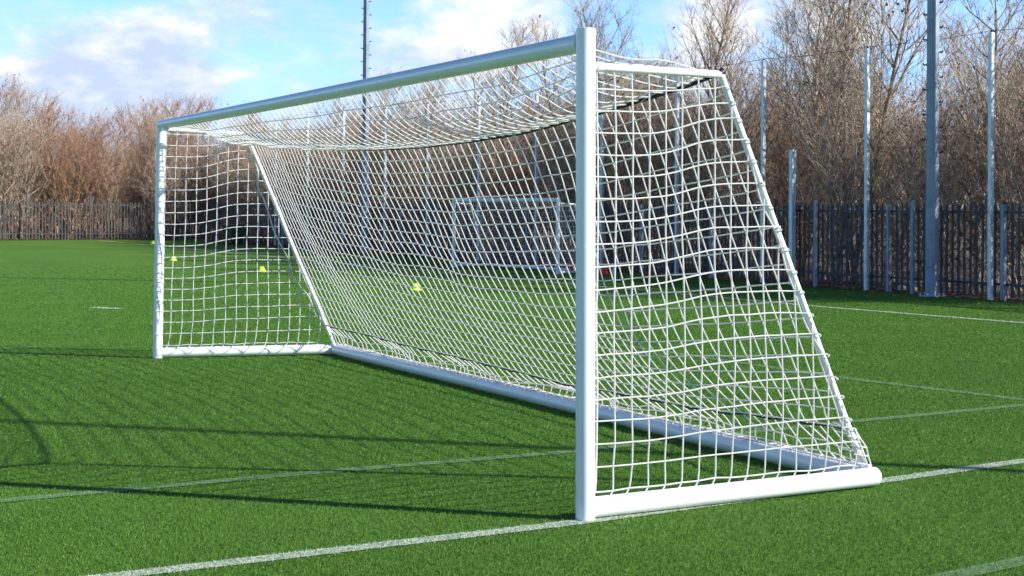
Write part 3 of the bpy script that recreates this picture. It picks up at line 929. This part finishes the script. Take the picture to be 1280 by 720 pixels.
# far end
for i in range(11):
    x = -17+2.9*i+rng.uniform(-.6, .6); y = FY+rng.uniform(1.6, 3.2)
    k = rng.choice((1, 3, 5, 4)); s = rng.uniform(5.2, 6.6)/TM[k][4]
    if i < 7:
        plant_tree(x, y, .02, k, s, rng.uniform(0, 6), 'reddish bare tree behind the far fence, %s from the left edge' % ORD[i], 'reddish trees behind the far fence', True)
    else: plant_tree(x, y, .02, k, s, rng.uniform(0, 6), 'reddish tree behind the far fence, %s to the right of the far goal post' % ORD[i-7], 'reddish trees behind the far fence', True)

# deeper woodland: one mass of stems and twigs, nobody could count it
def merged(places, which, name, mats, label):
    Vs, Fs, MI, off = [], [], [], 0
    cache = {}
    for (x, y, z, k, s, rz, red) in places:
        for part in (0, 1, 3):
            me = TM[k][part]
            if me is None: continue
            key = (k, part)
            if key not in cache:
                v = np.empty(len(me.vertices)*3, np.float32); me.vertices.foreach_get('co', v); v = v.reshape(-1, 3)
                me.calc_loop_triangles()
                f = np.empty(len(me.loop_triangles)*3, np.int32); me.loop_triangles.foreach_get('vertices', f)
                cache[key] = (v, f.reshape(-1, 3))
            v, f = cache[key]
            c_, s_ = math.cos(rz), math.sin(rz)
            v2 = np.stack([(v[:, 0]*c_-v[:, 1]*s_)*s+x, (v[:, 0]*s_+v[:, 1]*c_)*s+y, v[:, 2]*s+z], 1)
            Vs.append(v2); Fs.append(f+off); off += len(v)
            MI.append(np.full(len(f), 0 if part == 0 else (3 if part == 3 else (2 if red else 1))))
    me = mesh_np(name, np.concatenate(Vs), np.concatenate(Fs), mats, matidx=np.concatenate(MI))
    o = bpy.data.objects.new(name, me); COL.objects.link(o)
    return tag(o, label, 'woodland', kind='stuff')
mats = [M['bark'], M['twig'], M['twig2'], M['leaf']]
pl = []
for row, (dx, n_) in enumerate([(1.3, 40), (2.8, 38), (4.8, 34), (8, 28), (14, 22)]):
    for i in range(n_):
        y = 9+row*1.5+i*(70-9)/n_+rng.uniform(-.6, .6); k = rng.choice((6, 7, 8)); h = rng.uniform(2.9, 4.7)
        pl.append((fx(y)+dx+rng.uniform(-.5, .5), y, .03, k, h/TM[k][4], rng.uniform(0, 6.28), rng.random() < .25))
for row, (dx, n_, hh) in enumerate([(3.2, 17, 5.7), (6.5, 15, 6.1), (10, 14, 6.6), (16, 12, 7.2)]):
    for i in range(n_):
        y = 8.5+row*3.2+i*(62-8.5)/n_+rng.uniform(-1.1, 1.1)
        k = rng.randrange(6); h = hh*rng.uniform(.8, 1.1)*(1 if y < 30 else .93)
        pl.append((fx(y)+dx+rng.uniform(-.9, .9), y, .05, k, h/TM[k][4], rng.uniform(0, 6.28), rng.random() < .2))
merged(pl, None, 'woodland', mats, 'dense mass of bare brown woodland deep behind the right fence')
pl = []
for row, (dy, n_) in enumerate([(1.4, 34), (3.4, 32), (6, 28), (10, 26), (16, 24)]):
    for i in range(n_):
        x = -22+i*46/n_+rng.uniform(-.6, .6); k = rng.choice((6, 7, 8)); h = rng.uniform(3.2, 4.9)
        pl.append((x, FY+dy+rng.uniform(-.6, .6), .03, k, h/TM[k][4], rng.uniform(0, 6.28), rng.random() < .6))
for row, (dy, n_, hh) in enumerate([(4.4, 17, 5.8), (7.5, 16, 6.4), (11.5, 15, 6.8), (17, 14, 7.4), (25, 14, 8.2)]):
    for i in range(n_):
        x = -22+i*(44)/n_+rng.uniform(-1.2, 1.2)
        k = rng.randrange(6); h = hh*rng.uniform(.78, 1.12)
        pl.append((x, FY+dy+rng.uniform(-.9, .9), .05, k, h/TM[k][4], rng.uniform(0, 6.28), rng.random() < .6))
merged(pl, None, 'woodland', mats, 'dense mass of reddish brown woodland beyond the far fence')

# undergrowth: arching stems and dead leaves at the feet of the fences
def undergrowth(name, spots, label, hmax, nst, leafy, twm):
    r_ = random.Random(5); m = MB(); lf = MB()
    for (x, y) in spots:
        for s in range(nst):
            p = Vector((x+r_.uniform(-.7, .7), y+r_.uniform(-.7, .7), .0)); a = r_.uniform(0, 6.28)
            h = hmax*r_.uniform(.35, 1); d = Vector((math.cos(a)*.35, math.sin(a)*.35, 1)).normalized()
            pts = [p.copy()]
            for j in range(5):
                d = (d+Vector((r_.uniform(-.2, .2), r_.uniform(-.2, .2), -.05))).normalized(); p = p+d*h/5; pts.append(p.copy())
            m.tube(pts, [.010, .008, .006, .005, .004, .002], 3, caps=False)
            for c in range(7):
                j = r_.randrange(1, 5); q = pts[j].lerp(pts[j+1], r_.random()); t_ = (d+perp(d, r_)*1.1).normalized()
                e = q+t_*r_.uniform(.15, .5); m.tube([q, e], [.004, .0018], 3, caps=False)
                if r_.random() < leafy:
                    for _ in range(3):
                        c3 = q.lerp(e, r_.random()); a3 = perp(t_, r_)*r_.uniform(.02, .04); b3 = perp(a3.normalized(), r_)*r_.uniform(.02, .045)
                        lf.quad(c3-a3, c3-b3, c3+a3, c3+b3)
    V = np.array([tuple(v) for v in m.v]+[tuple(v) for v in lf.v]); nf = []
    for f in m.f: nf.append(f)
    off = len(m.v)
    F = np.array(nf+[tuple(i+off for i in f) for f in lf.f])
    mi = np.concatenate([np.zeros(len(nf)), np.ones(len(lf.f))])
    o = bpy.data.objects.new(name, mesh_np(name, V, F, [twm, M['leaf']], matidx=mi)); COL.objects.link(o)
    tag(o, label, 'undergrowth', kind='stuff')
undergrowth('undergrowth', [(fx(8+i*.62)+rng.uniform(.8, 3.8), 8+i*.62) for i in range(82)], 'tangled brown undergrowth behind the right fence', 2.3, 16, .45, M['twig'])
undergrowth('undergrowth', [(-22+i*.62, FY+rng.uniform(.9, 3.5)) for i in range(62)], 'tangled reddish undergrowth behind the far fence', 2.2, 14, .6, M['twig2'])
# dead leaves blown against the fence foot
n = 5200
yy = RNG.random(n)**.8*48+8; xx = np.array([fx(v) for v in yy])-.12+RNG.exponential(.20, n)*np.where(RNG.random(n) < .8, 1, -1)
zz2 = .012+.05*RNG.random(n)*(xx > fx(20))
a = RNG.random((n, 4, 3))-.5
off = np.array([[-1, -.6, 0], [1, -.6, 0], [1, .6, 0], [-1, .6, 0]])*.026
V = (np.stack([xx, yy, zz2], 1)[:, None, :]+off[None]+a*np.array([.02, .02, .03])).reshape(-1, 3); V[:, 2] = np.maximum(V[:, 2], .008)
o = bpy.data.objects.new('fallen_leaves', mesh_np('fallen_leaves', V, np.arange(4*n).reshape(n, 4), [M['leaf']])); COL.objects.link(o)
tag(o, 'brown fallen leaves blown along the foot of the right fence', 'leaves', kind='stuff')
